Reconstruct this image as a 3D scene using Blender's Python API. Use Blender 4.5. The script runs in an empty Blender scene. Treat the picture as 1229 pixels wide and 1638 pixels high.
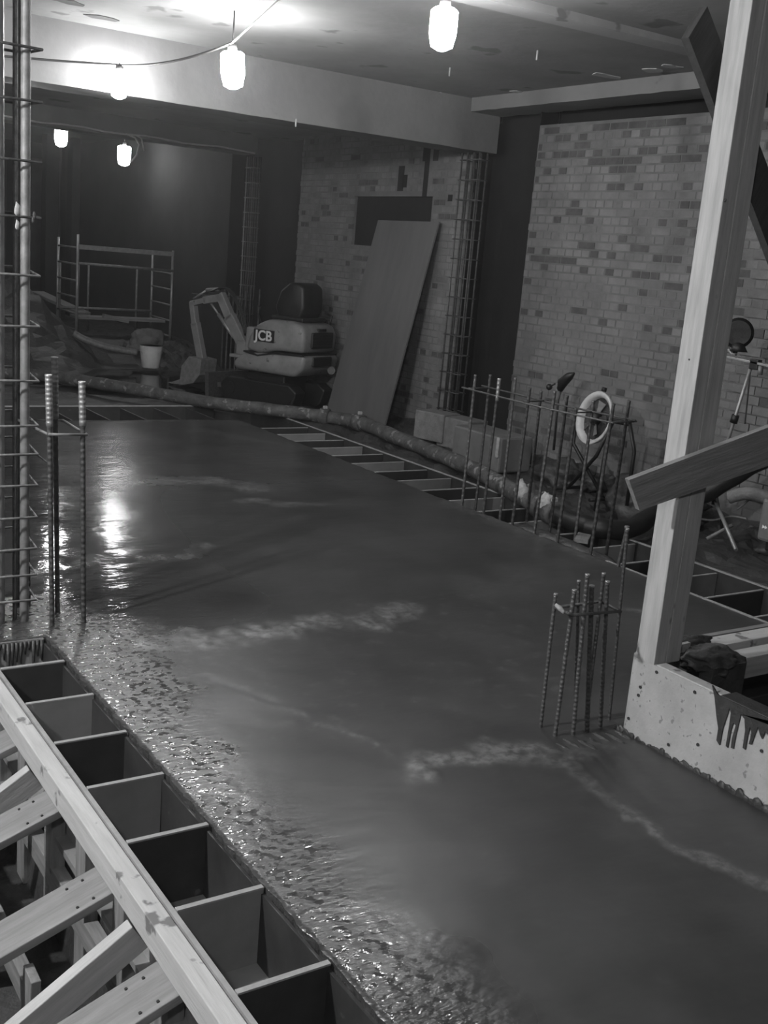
import bpy, bmesh, math, random
import numpy as np
from mathutils import Vector, Matrix, noise as mn
random.seed(7)
S = bpy.context.scene
COL = S.collection
# ------------------------------------------------------------------ camera
FPX = 1744.31; CX, CY = 614.5, 819.0; EYE = Vector((0, 0, 1.9))
def _basis():
    vz = Vector((-27-CX, 8284-CY, FPX)); vy = Vector((-554-CX, 311-CY, FPX))
    Z = -vz.normalized(); Y = vy.normalized(); X = Y.cross(Z).normalized(); Y = Z.cross(X)
    return Matrix((X, Y, Z))           # rows are the world axes in camera space (x right, y down, z forward)
MB_ = _basis()
cam_d = bpy.data.cameras.new('camera'); cam = bpy.data.objects.new('camera', cam_d); COL.objects.link(cam)
c0, c1, c2 = MB_.col[0], MB_.col[1], MB_.col[2]
cam.matrix_world = Matrix(((c0[0], -c1[0], -c2[0], EYE[0]), (c0[1], -c1[1], -c2[1], EYE[1]), (c0[2], -c1[2], -c2[2], EYE[2]), (0, 0, 0, 1)))
cam_d.sensor_fit = 'HORIZONTAL'; cam_d.sensor_width = 36; cam_d.lens = FPX/1229*36
cam_d.clip_start = .05; cam_d.clip_end = 100
S.camera = cam
def _ray(px, py): return (MB_ @ Vector((px-CX, py-CY, FPX))).normalized()
def atz(px, py, z=0): d = _ray(px, py); return EYE + d*((z-EYE[2])/d[2])
def atx(px, py, x): d = _ray(px, py); return EYE + d*(x/d[0])
def aty(px, py, y): d = _ray(px, py); return EYE + d*(y/d[1])
# ------------------------------------------------------------------ world, exposure
W = bpy.data.worlds.new('world'); S.world = W; W.use_nodes = True
W.node_tree.nodes['Background'].inputs[0].default_value = (1, 1, 1, 1)
W.node_tree.nodes['Background'].inputs[1].default_value = 0.02
S.view_settings.view_transform = 'Standard'; S.view_settings.look = 'None'
S.view_settings.gamma = 1; S.view_settings.use_curve_mapping = False
S.view_settings.exposure = 0.0
_n = W.node_tree.nodes; _v = _n.new('ShaderNodeVolumeScatter'); _v.inputs['Density'].default_value = .0032; _v.inputs['Anisotropy'].default_value = .7
W.node_tree.links.new(_v.outputs[0], _n['World Output'].inputs['Volume'])      # thin haze added to lift the blacks and halo the lamps
LAMP = 200.0          # emission strength of the festoon jars
# ------------------------------------------------------------------ materials
def mat(name, v, rough=.7, var=.25, scale=6, bump=.2, bscale=40, metal=0, grain=None, spots=None, emit=None, spec=.5, stretch=(1, 1, 1)):
    m = bpy.data.materials.new(name); m.use_nodes = True
    nt = m.node_tree; N = nt.nodes; L = nt.links; b = N['Principled BSDF']
    b.inputs['Roughness'].default_value = rough; b.inputs['Metallic'].default_value = metal
    b.inputs['Specular IOR Level'].default_value = spec
    if emit:
        b.inputs['Emission Color'].default_value = (1, 1, 1, 1); b.inputs['Emission Strength'].default_value = emit
        b.inputs['Base Color'].default_value = (v, v, v, 1); return m
    tc = N.new('ShaderNodeTexCoord'); mp = N.new('ShaderNodeMapping'); mp.inputs['Scale'].default_value = grain or stretch
    L.new(tc.outputs['Object'], mp.inputs[0])
    n1 = N.new('ShaderNodeTexNoise'); n1.inputs['Scale'].default_value = scale; n1.inputs['Detail'].default_value = 6
    n1.inputs['Roughness'].default_value = .65
    L.new(mp.outputs[0], n1.inputs[0])
    r = N.new('ShaderNodeValToRGB'); r.color_ramp.elements[0].position = .3; r.color_ramp.elements[1].position = .7
    lo, hi = v*(1-var), v*(1+var)
    r.color_ramp.elements[0].color = (lo, lo, lo, 1); r.color_ramp.elements[1].color = (hi, hi, hi, 1)
    L.new(n1.outputs[0], r.inputs[0]); col = r.outputs[0]
    if spots:                                # (value, scale, threshold)
        n2 = N.new('ShaderNodeTexNoise'); n2.inputs['Scale'].default_value = spots[1]; n2.inputs['Detail'].default_value = 4
        L.new(tc.outputs['Object'], n2.inputs[0])
        r2 = N.new('ShaderNodeValToRGB'); r2.color_ramp.elements[0].position = spots[2]; r2.color_ramp.elements[1].position = spots[2]+.04
        L.new(n2.outputs[0], r2.inputs[0])
        mx = N.new('ShaderNodeMixRGB'); mx.inputs[2].default_value = (spots[0],)*3+(1,)
        L.new(r2.outputs[0], mx.inputs[0]); L.new(col, mx.inputs[1]); col = mx.outputs[0]
    if grain:                                # knots
        vo = N.new('ShaderNodeTexVoronoi'); vo.inputs['Scale'].default_value = 4.2
        mk = N.new('ShaderNodeMapping'); mk.inputs['Scale'].default_value = (.9, 1.4, 1.4)
        L.new(tc.outputs['Object'], mk.inputs[0]); L.new(mk.outputs[0], vo.inputs[0])
        r3 = N.new('ShaderNodeValToRGB'); r3.color_ramp.elements[0].position = .03; r3.color_ramp.elements[1].position = .075
        r3.color_ramp.elements[0].color = (.35, .35, .35, 1)
        L.new(vo.outputs['Distance'], r3.inputs[0])
        mx = N.new('ShaderNodeMixRGB'); mx.blend_type = 'MULTIPLY'; mx.inputs[0].default_value = .8
        L.new(col, mx.inputs[1]); L.new(r3.outputs[0], mx.inputs[2]); col = mx.outputs[0]
    L.new(col, b.inputs['Base Color'])
    if bump:
        n3 = N.new('ShaderNodeTexNoise'); n3.inputs['Scale'].default_value = bscale; n3.inputs['Detail'].default_value = 5
        L.new(mp.outputs[0], n3.inputs[0])
        bp = N.new('ShaderNodeBump'); bp.inputs['Strength'].default_value = bump; bp.inputs['Distance'].default_value = .01
        L.new(n3.outputs[0], bp.inputs['Height']); L.new(bp.outputs[0], b.inputs['Normal'])
    return m
G = (1.2, 14, 14)
M = dict(
    timber=mat('timber', .42, .75, .22, 2.5, .15, 8, grain=G),
    timber_splashed=mat('splashed_timber', .46, .8, .15, 2.5, .2, 8, grain=G, spots=(.16, 9, .62)),
    timber_mid=mat('dusty_timber', .21, .8, .25, 2.5, .15, 8, grain=G),
    timber_old=mat('weathered_timber', .2, .8, .3, 2.5, .2, 8, grain=G),
    timber_dark=mat('shaded_board', .05, .8, .3, 2.5, .2, 8, grain=G),
    ply=mat('pale_plywood', .21, .6, .22, 3, .1, 30, spots=(.07, 5, .62)),
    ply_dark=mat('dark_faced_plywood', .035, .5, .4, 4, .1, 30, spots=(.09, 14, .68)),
    ply_edge=mat('plywood_edge', .3, .8, .2, 9, .2, 60),
    ply_white=mat('white_faced_plywood', .42, .6, .2, 4, .25, 50, spots=(.24, 32, .63)),
    sheet=mat('plywood_sheet', .11, .7, .2, 1.2, .1, 30, stretch=(3, 3, .3)),
    spill=mat('wet_concrete_spill', .045, .45, .3, 12, .6, 45),
    mound=mat('concrete_lump', .055, .8, .35, 12, 1, 30),
    mortar=mat('mortar', .13, .95, .25, 3, .4, 50),
    brick_pale=mat('limewashed_brick', .16, .9, .3, 3.2, .4, 45),
    brick_mid=mat('thinly_limewashed_brick', .138, .9, .3, 3.2, .4, 45),
    brick_dark=mat('bare_brick', .075, .9, .35, 6, .4, 45),
    void=mat('black_membrane_and_shade', .008, .9, .4, 3, .2, 20),  # near-black; also stands in for the shade under the ledge
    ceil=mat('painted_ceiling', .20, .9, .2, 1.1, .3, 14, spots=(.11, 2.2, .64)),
    beam=mat('painted_beam', .16, .9, .16, 1.4, .3, 14, spots=(.1, 4, .68)),
    beam_pale=mat('lamplit_beam', .27, .9, .16, 1.4, .3, 14, spots=(.15, 4, .66)),  # paler beam copy; glow of the nearby lamp put into the colour
    ceil_mark=mat('bare_plaster_patch', .36, .9, .2, 8, .2, 30),
    dark_room=mat('dim_room_surface', .02, .9, .4, 1.2, .2, 10),  # far room's dimness put into the colour; reused on unseen walls
    dark_panel=mat('grimy_panel', .055, .9, .4, 2, .2, 10),
    earth=mat('wet_earth', .045, .55, .5, 3, 1, 22, spots=(.11, 11, .68)),
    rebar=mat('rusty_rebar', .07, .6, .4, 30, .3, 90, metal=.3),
    rebar_lit=mat('lit_rebar', .12, .45, .3, 30, .3, 90, metal=.4),  # paler rebar copy; lamp light on the bars put into the colour
    steel=mat('galvanised_steel', .34, .45, .2, 20, .05, 60, metal=.5),
    steel_dull=mat('dull_steel_tube', .2, .6, .3, 20, .1, 60, metal=.3),
    rubber=mat('black_rubber', .012, .5, .3, 20, .1, 60),
    hose=mat('mud_coated_pipe', .075, .75, .5, 9, .8, 30, spots=(.2, 12, .6)),
    rag=mat('pale_rag', .4, .9, .3, 20, .6, 40),
    yellow=mat('digger_paint', .2, .5, .25, 5, .1, 40, spots=(.07, 9, .66)),
    black=mat('black_plastic', .01, .5, .3, 10, .1, 40),
    white=mat('white_plastic', .5, .5, .15, 8, .1, 40),
    sack=mat('pale_sack', .15, .9, .3, 8, .6, 30),
    block=mat('concrete_block', .17, .9, .25, 12, .6, 50),
    glass=mat('lamp_lens', .05, .25, .4, 12, .3, 50),
    cord=mat('pale_cable', .5, .6, .1, 8, 0), cord_dark=mat('dark_cable', .03, .6, .1, 8, 0),
    case=mat('grey_case', .16, .6, .2, 6, .1, 40),
    jar=mat('lit_lamp_jar', .9, emit=LAMP), jar_dim=mat('dim_lamp_jar', .9, emit=LAMP*.25), jar_back=mat('back_fill_jar', .9, emit=LAMP*2.6), jar_near=mat('near_fill_jar', .9, emit=LAMP*9.5), letter=mat('white_letter', .6, .6, .05, 5, 0), letter_lit=mat('reflective_arrow', .95, .4, .02, 5, 0),  # near and back jars are boosted for the added fill lamps
)
# ------------------------------------------------------------------ mesh helpers
class B:
    def __init__(s): s.bm = bmesh.new()
    def box(s, c, d, rot=None, bev=0):
        r = bmesh.ops.create_cube(s.bm, size=1)
        mt = Matrix.Translation(c) @ ((rot.to_4x4()) if rot else Matrix.Identity(4)) @ Matrix.Diagonal((*d, 1))
        bmesh.ops.transform(s.bm, matrix=mt, verts=r['verts'])
        if bev:
            es = list({e for v in r['verts'] for e in v.link_edges})
            bmesh.ops.bevel(s.bm, geom=es, offset=bev, segments=2, affect='EDGES', profile=.5)
        return s
    def bb(s, x0, x1, y0, y1, z0, z1, bev=0): return s.box(((x0+x1)/2, (y0+y1)/2, (z0+z1)/2), (abs(x1-x0), abs(y1-y0), abs(z1-z0)), bev=bev)
    def tube(s, pts, r, seg=10, caps=True, sq=1):
        pts = [Vector(p) for p in pts]; rs = r if isinstance(r, (list, tuple)) else [r]*len(pts)
        rings = []
        t0 = (pts[1]-pts[0]).normalized(); up = Vector((0, 0, 1)) if abs(t0.z) < .95 else Vector((1, 0, 0))
        a = t0.cross(up).normalized()
        for i, p in enumerate(pts):
            t = (pts[min(i+1, len(pts)-1)]-pts[max(i-1, 0)]).normalized()
            a = (a - t*a.dot(t)).normalized(); b = t.cross(a)
            rings.append([s.bm.verts.new(p+(a*math.cos(k*2*math.pi/seg)+b*math.sin(k*2*math.pi/seg)*sq)*rs[i]) for k in range(seg)])
        for i in range(len(rings)-1):
            for k in range(seg):
                f = s.bm.faces.new((rings[i][k], rings[i][(k+1) % seg], rings[i+1][(k+1) % seg], rings[i+1][k])); f.smooth = True
        if caps: s.bm.faces.new(rings[0][::-1]); s.bm.faces.new(rings[-1])
        return s
    def prism(s, poly, t, axis=1, off=0, bev=0):        # polygon in the other two axes, thickness t along axis
        def P(a, b, c): return {0: (c, a, b), 1: (a, c, b), 2: (a, b, c)}[axis]
        v0 = [s.bm.verts.new(P(a, b, off-t/2)) for a, b in poly]; v1 = [s.bm.verts.new(P(a, b, off+t/2)) for a, b in poly]
        fs = [s.bm.faces.new(v0), s.bm.faces.new(v1[::-1])]; n = len(poly)
        for i in range(n): fs.append(s.bm.faces.new((v0[i], v1[i], v1[(i+1) % n], v0[(i+1) % n])))
        bmesh.ops.recalc_face_normals(s.bm, faces=fs)
        if bev: bmesh.ops.bevel(s.bm, geom=list({e for f in fs for e in f.edges}), offset=bev, segments=2, affect='EDGES', profile=.5)
        return s
    def blob(s, c, r, seed=0, amp=.25, sub=3, sq=(1, 1, 1), fr=1.5):
        q = bmesh.ops.create_icosphere(s.bm, subdivisions=sub, radius=1)
        for v in q['verts']:
            d = v.co.normalized(); k = 1+amp*mn.fractal(d*fr+Vector((seed*7.3, seed, 0)), 1, 2, 4)
            v.co = Vector(c)+Vector((d.x*sq[0], d.y*sq[1], d.z*sq[2]))*r*k
        for f in s.bm.faces: f.smooth = True
        return s
def bb_bar(p, q, w, h, up=(0, 0, 1)):                   # matrix + length of a squared bar
    p, q = Vector(p), Vector(q); x = (q-p); Ln = x.length; x.normalize(); up = Vector(up)
    y = up.cross(x).normalized(); z = x.cross(y)
    return Matrix((x, y, z)).transposed().to_4x4(), Ln, (p+q)/2
def link(name, me, parent=None, world=None):
    o = bpy.data.objects.new(name, me); COL.objects.link(o)
    if parent is not None:
        o.parent = parent
        if world is not None: o.matrix_local = GW(parent).inverted() @ world
    elif world is not None: o.matrix_world = world
    return o
WM = {}
def GW(o): return WM[o.name]
def obj(name, b, m, parent=None, local=False, smooth=False):
    me = bpy.data.meshes.new(name)
    vs = [v.co for v in b.bm.verts]
    xs = [v.x for v in vs]; ys = [v.y for v in vs]; zs = [v.z for v in vs]
    o0 = Vector(((min(xs)+max(xs))/2, (min(ys)+max(ys))/2, min(zs)))
    bmesh.ops.translate(b.bm, verts=b.bm.verts, vec=-o0)
    if smooth:
        for f in b.bm.faces: f.smooth = True
    b.bm.to_mesh(me); b.bm.free(); me.materials.append(m if not isinstance(m, str) else M[m])
    T = Matrix.Translation(o0)
    if parent is None: o = link(name, me, None, T); WM[o.name] = T
    elif local: o = link(name, me); o.parent = parent; o.matrix_local = T; WM[o.name] = GW(parent) @ T
    else: o = link(name, me, parent, T); WM[o.name] = T
    return o
def empty(name, loc, rz=0, label=None, cat=None, group=None, scale=1):
    o = bpy.data.objects.new(name, None); COL.objects.link(o)
    T = Matrix.Translation(loc) @ Matrix.Rotation(rz, 4, 'Z') @ Matrix.Scale(scale, 4); o.matrix_world = T; WM[o.name] = T
    o.empty_display_size = .1
    return tag(o, label, cat, group)
def tag(o, label=None, cat=None, group=None, kind=None):
    for k, v in (('label', label), ('category', cat), ('group', group), ('kind', kind)):
        if v: o[k] = v
    return o
def bar(name, p, q, w, h, m, parent=None, up=(0, 0, 1), bev=.003):
    """squared timber from p to q (centre line), w sideways, h along up; own local frame for the grain"""
    R, Ln, c = bb_bar(p, q, w, h, up)
    b = B(); b.box((0, 0, 0), (Ln, w, h), bev=bev)
    me = bpy.data.meshes.new(name); b.bm.to_mesh(me); b.bm.free(); me.materials.append(M[m])
    T = Matrix.Translation(c) @ R
    o = link(name, me, parent, T); WM[o.name] = T
    return o
def rod(name, p, q, r, m, parent, seg=8): return obj(name, B().tube([p, q], r, seg), m, parent)
def ribbed(name, p, q, r, m, parent, pitch=.03, amp=.4):
    p, q = Vector(p), Vector(q); n = max(2, int((q-p).length/pitch)); pts = []; rs = []
    for i in range(n):
        for f, k in ((0, 1), (.5, 1), (.55, 1.18), (.95, 1.18)):
            pts.append(p.lerp(q, (i+f)/n)); rs.append(r*(1+(k-1)*amp))
    return obj(name, B().tube(pts, rs, 8), m, parent)
def hoop(name, pts, r, m, parent, seg=6):
    return obj(name, B().tube([*pts, pts[0]], r, seg, sq=1), m, parent)
def fbm(x, y, s=1, o=4): return mn.fractal(Vector((x*s, y*s, 3.1)), 1, 2, o)
# ------------------------------------------------------------------ ground (heightfield)
def ground():
    xs = sorted(set([*np.arange(-7.2, 1.0, .3), 1.10, 1.16, 1.30, 1.47, 1.6, *np.arange(1.75, 5.2, .15), 5.30, 5.33, 5.6, 5.955, 5.985, *np.arange(6.05, 7.35, .07), 7.6]))
    ys = sorted(set([*np.arange(-4.2, 4.8, .12), 4.93, 4.97, *np.arange(5.05, 10.95, .09), 11.0, 11.04, 11.4, 11.9, 11.93, *np.arange(12, 20, .12), *np.arange(20, 27.3, .4)]))
    def h(x, y):
        if y < 4.95 and x < 1.13: return -.66 + .03*fbm(x, y, 2)
        if y < 4.95 and x < 1.5: return -.27
        if y < 11.03 and x < 5.32: return -.45
        if y < 11.91 and x < 5.97: return -.27
        if x > 5.97 and y < 11.91:
            z = -.02+.07*fbm(x, y, 2.2)+.02*fbm(x, y, 11)
            return z + max(0, x-6.9)*.35
        z = -.06+.05*fbm(x, y, 1.6)+.02*fbm(x, y, 9)
        z += .34*min(1, max(0, (y-15.2)/1.6))
        d = math.hypot((x-4.2)/1.3, (y-16.6)/2.2)         # mound on the left
        z += 1.05*max(0, 1-d)**1.1*(1+.2*fbm(x, y, 3))
        if x < 3.6 and y < 14: z = min(z, -.05)
        return z
    V = [(x, y, h(x, y)) for y in ys for x in xs]; n = len(xs)
    F = [(j*n+i, j*n+i+1, (j+1)*n+i+1, (j+1)*n+i) for j in range(len(ys)-1) for i in range(n-1)]
    me = bpy.data.meshes.new('floor'); me.from_pydata(V, [], F); me.materials.append(M['earth'])
    o = link('floor', me); tag(o, kind='structure'); WM[o.name] = Matrix.Identity(4)
ground()
# ------------------------------------------------------------------ concrete slab
def slab_material():
    m = bpy.data.materials.new('wet_concrete'); m.use_nodes = True; nt = m.node_tree; N = nt.nodes; L = nt.links
    b = N['Principled BSDF']; at = N.new('ShaderNodeAttribute'); at.attribute_name = 'wear'   # R scum, G ripple, B rough
    sp = N.new('ShaderNodeSeparateColor'); L.new(at.outputs['Color'], sp.inputs[0])
    tc = N.new('ShaderNodeTexCoord')
    n = N.new('ShaderNodeTexNoise'); n.inputs['Scale'].default_value = 1.6; n.inputs['Detail'].default_value = 8; n.inputs['Roughness'].default_value = .6
    L.new(tc.outputs['Object'], n.inputs[0])
    r = N.new('ShaderNodeValToRGB'); r.color_ramp.elements[0].position = .3; r.color_ramp.elements[1].position = .72
    r.color_ramp.elements[0].color = (SL0,)*3+(1,); r.color_ramp.elements[1].color = (SL1,)*3+(1,)
    L.new(n.outputs[0], r.inputs[0])
    n2 = N.new('ShaderNodeTexNoise'); n2.inputs['Scale'].default_value = 26; n2.inputs['Detail'].default_value = 7; n2.inputs['Roughness'].default_value = .65; L.new(tc.outputs['Object'], n2.inputs[0])
    rr = N.new('ShaderNodeMapRange'); rr.inputs[1].default_value = .38; rr.inputs[2].default_value = .62; rr.inputs[3].default_value = .12; rr.inputs[4].default_value = 1.25; L.new(n2.outputs[0], rr.inputs[0])
    mth = N.new('ShaderNodeMath'); mth.operation = 'MULTIPLY'; L.new(rr.outputs[0], mth.inputs[0]); mth.inputs[1].default_value = 1.0
    m2 = N.new('ShaderNodeMath'); m2.operation = 'MULTIPLY'; m2.use_clamp = True; L.new(mth.outputs[0], m2.inputs[0]); L.new(sp.outputs[0], m2.inputs[1])
    mx = N.new('ShaderNodeMixRGB'); mx.inputs[2].default_value = (.15, .15, .15, 1); L.new(m2.outputs[0], mx.inputs[0]); L.new(r.outputs[0], mx.inputs[1])
    L.new(mx.outputs[0], b.inputs['Base Color'])
    # roughness: polished wet skin on the far and left side, duller floated surface in the middle
    rg = N.new('ShaderNodeMapRange'); L.new(sp.outputs[2], rg.inputs[0]); rg.inputs[3].default_value = .045; rg.inputs[4].default_value = .42
    n5 = N.new('ShaderNodeTexNoise'); n5.inputs['Scale'].default_value = 30; n5.inputs['Detail'].default_value = 3; L.new(tc.outputs['Object'], n5.inputs[0])
    r5 = N.new('ShaderNodeMapRange'); r5.inputs[1].default_value = .50; r5.inputs[2].default_value = .60; r5.inputs[3].default_value = .34; r5.inputs[4].default_value = .05; L.new(n5.outputs[0], r5.inputs[0])
    k5 = N.new('ShaderNodeMapRange'); k5.inputs[1].default_value = .17; k5.inputs[2].default_value = .42; L.new(sp.outputs[1], k5.inputs[0])
    q5 = N.new('ShaderNodeMix'); q5.data_type = 'FLOAT'; L.new(k5.outputs[0], q5.inputs[0]); L.new(rg.outputs[0], q5.inputs[2]); L.new(r5.outputs[0], q5.inputs[3])
    L.new(q5.outputs[0], b.inputs['Roughness'])
    b.inputs['Specular IOR Level'].default_value = .5
    mp = N.new('ShaderNodeMapping'); mp.inputs['Scale'].default_value = (.75, 1.5, 1); L.new(tc.outputs['Object'], mp.inputs[0])
    n3 = N.new('ShaderNodeTexNoise'); n3.inputs['Scale'].default_value = 30; n3.inputs['Detail'].default_value = 2.5; L.new(mp.outputs[0], n3.inputs[0])
    n4 = N.new('ShaderNodeTexNoise'); n4.inputs['Scale'].default_value = 5; n4.inputs['Detail'].default_value = 3; L.new(mp.outputs[0], n4.inputs[0])
    b1 = N.new('ShaderNodeBump'); b1.inputs['Distance'].default_value = .0075; L.new(n3.outputs[0], b1.inputs['Height']); L.new(sp.outputs[1], b1.inputs['Strength'])
    b2 = N.new('ShaderNodeBump'); b2.inputs['Distance'].default_value = .03; b2.inputs['Strength'].default_value = .12
    L.new(n4.outputs[0], b2.inputs['Height']); L.new(b1.outputs[0], b2.inputs['Normal']); L.new(b2.outputs[0], b.inputs['Normal'])
    return m
SL0, SL1 = .032, .062
def segd(x, y, pts):
    best = 9
    for (ax, ay), (bx, by) in zip(pts, pts[1:]):
        dx, dy = bx-ax, by-ay; t = max(0, min(1, ((x-ax)*dx+(y-ay)*dy)/(dx*dx+dy*dy)))
        best = min(best, math.hypot(x-ax-t*dx, y-ay-t*dy))
    return best
SCUM = [  # (polyline, width, strength, ridge height)
    ([(1.96, 4.72), (2.2, 4.66), (2.45, 4.66), (2.62, 4.66)], .085, 1.0, .012),
    ([(2.62, 4.66), (2.85, 4.72), (3.1, 4.62), (3.45, 4.78)], .07, .8, .012),
    ([(1.7, 4.85), (2.0, 4.98)], .05, .6, .006),
    ([(2.07, 4.10), (2.2, 3.62), (2.31, 3.22)], .010, .5, .001), ([(2.31, 3.22), (2.36, 3.05)], .01, .25, .001),
    ([(2.30, 3.08), (2.42, 3.16), (2.6, 3.08), (2.75, 3.10), (2.9, 3.0)], .055, 1.0, .010),
    ([(2.9, 3.0), (2.88, 2.8), (2.86, 2.63)], .02, .5, .006),
    ([(2.87, 2.64), (2.88, 2.5), (2.87, 2.24), (2.90, 2.0), (2.93, 1.85), (3.1, 1.62)], .022, .8, .008),
    ([(3.0, 2.98), (3.25, 2.96)], .03, .5, .006),
    ([(3.35, 8.1), (3.75, 8.0), (3.9, 7.75)], .11, .8, .003), ([(3.6, 7.35), (3.8, 7.32)], .05, .9, .003), ([(3.85, 7.2), (4.2, 7.1)], .05, .6, .003),
    ([(2.3, 6.1), (2.6, 6.05), (2.85, 6.25)], .05, .7, .003), ([(1.6, 5.9), (2.1, 6.15)], .04, .6, .003),
    ([(2.0, 11.0), (4.9, 11.0)], .03, .5, 0), ([(4.6, 10.4), (5.3, 9.2)], .06, .3, 0), ([(5.3, 6.9), (5.33, 5.1)], .07, .45, .008), ([(4.1, 4.9), (4.5, 5.1)], .15, .2, .004),
    ([(4.7, 4.3), (4.9, 4.1)], .03, .8, .003)]
def sm(t): t = max(0, min(1, t)); return t*t*(3-2*t)
def slab():
    def grade(a, b, n, p): return [a+(b-a)*(i/n)**p for i in range(n)]
    xs = [*np.linspace(-3, .9, 8), *np.linspace(1.0, 1.43, 12), 1.45, *np.arange(1.472, 3.37, .022), 3.37, *np.arange(3.40, 5.32, .04), 5.335]
    ys = [*np.arange(-2, 1.2, .2), *np.arange(1.2, 3.04, .022), 3.045, *np.arange(3.066, 4.94, .022), 4.95, *np.arange(4.98, 7, .03), *np.arange(7, 11.0, .05), 11.03]
    V = []; C = []; nx = len(xs)
    for y in ys:
        for x in xs:
            edge = max(0, 1-abs(x-1.45)/.45) if y < 5.6 else 0
            edge = max(edge, max(0, 1-math.hypot((x-1.6)/.7, (y-4.75)/.8)))
            leftfar = sm((3.3-x)/1.5)*sm((y-4.5)/.7)
            leftnear = sm((1.80+.16*sm((2.3-y)/.6)+.12*sm((y-3.8)/.5)-x+.26*fbm(x, y, 2.6))/.4)*sm((5.3-y)/.6)
            scum = 0; ridge = 0
            wx = x+.08*fbm(x, y, 5, 4); wy = y+.08*fbm(x+9, y, 5, 4)
            for pts, w, s, hgt in SCUM:
                d = segd(wx, wy, pts)
                if d < w*2.2:
                    k = max(0, 1-d/(w*2.0)); k *= (.35+.9*max(0, .4+fbm(x, y, 16, 3)))*(.45+1.1*max(0, .5+1.3*fbm(x+5, y, 3.5, 3)))
                    scum = max(scum, min(1, k*1.5)*s); ridge += hgt*min(1, k*1.3)
            crumbs = max(0, fbm(x+3, y, 13, 3)-.25)*(1 if 3.4 < y < 4.9 and x < 4 else .25)*1.6
            ripple = min(1, .45*edge+.42*leftnear*(.3+1.0*max(0, .2+fbm(x, y, 3)))+.07*leftfar+.08*max(0, fbm(x, y, 2)))
            dull = min(1, .85*(1-.95*leftfar)*(1-.7*leftnear)*(1-.3*edge)*(1-.45*sm((y-5.5)/4))+scum*.3)
            z = .004*fbm(x, y, 1.3)+.002*edge*fbm(x, y, 14)+ridge*.8*(.6+.8*fbm(x, y, 20, 3))+.0012*ripple*fbm(x, y*1.8, 12, 2)
            # cut mark in the surface
            d = segd(x, y, [(1.86, 4.2), (1.95, 4.25), (2.12, 3.85)])
            if d < .03: z -= .0015*(1-d/.03)
            xx = x+(.012*fbm(y, 1, 14) if abs(x-1.45) < .012 and y < 4.95 else 0)+(.02*fbm(y, 5, 9) if abs(x-5.335) < .01 else 0)
            V.append((xx, y, z)); C.append((min(1, scum+crumbs*.4+.12*edge), ripple, dull, 1))
    keep = lambda x, y: not ((x < 1.45 and y < 4.95) or (x > 3.375 and y < 3.045))
    F = []
    for j in range(len(ys)-1):
        for i in range(nx-1):
            if keep((xs[i]+xs[i+1])/2, (ys[j]+ys[j+1])/2): F.append((j*nx+i, j*nx+i+1, (j+1)*nx+i+1, (j+1)*nx+i))
    me = bpy.data.meshes.new('concrete_slab'); me.from_pydata(V, [], F)
    ca = me.color_attributes.new('wear', 'FLOAT_COLOR', 'POINT'); ca.data.foreach_set('color', [c for q in C for c in q])
    bm = bmesh.new(); bm.from_mesh(me)
    be = [e for e in bm.edges if e.is_boundary]
    r = bmesh.ops.extrude_edge_only(bm, edges=be)
    for v in r['geom']:
        if isinstance(v, bmesh.types.BMVert): v.co.z = -.24
    loose = [v for v in bm.verts if not v.link_faces]; bmesh.ops.delete(bm, geom=loose, context='VERTS')
    for f in bm.faces: f.smooth = abs(f.normal.z) > .5
    bm.to_mesh(me); bm.free(); me.materials.append(slab_material())
    o = link('concrete_slab', me); WM[o.name] = Matrix.Identity(4)
    tag(o, 'large freshly poured wet grey concrete slab filling the middle of the floor', 'concrete slab')
slab()
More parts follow.
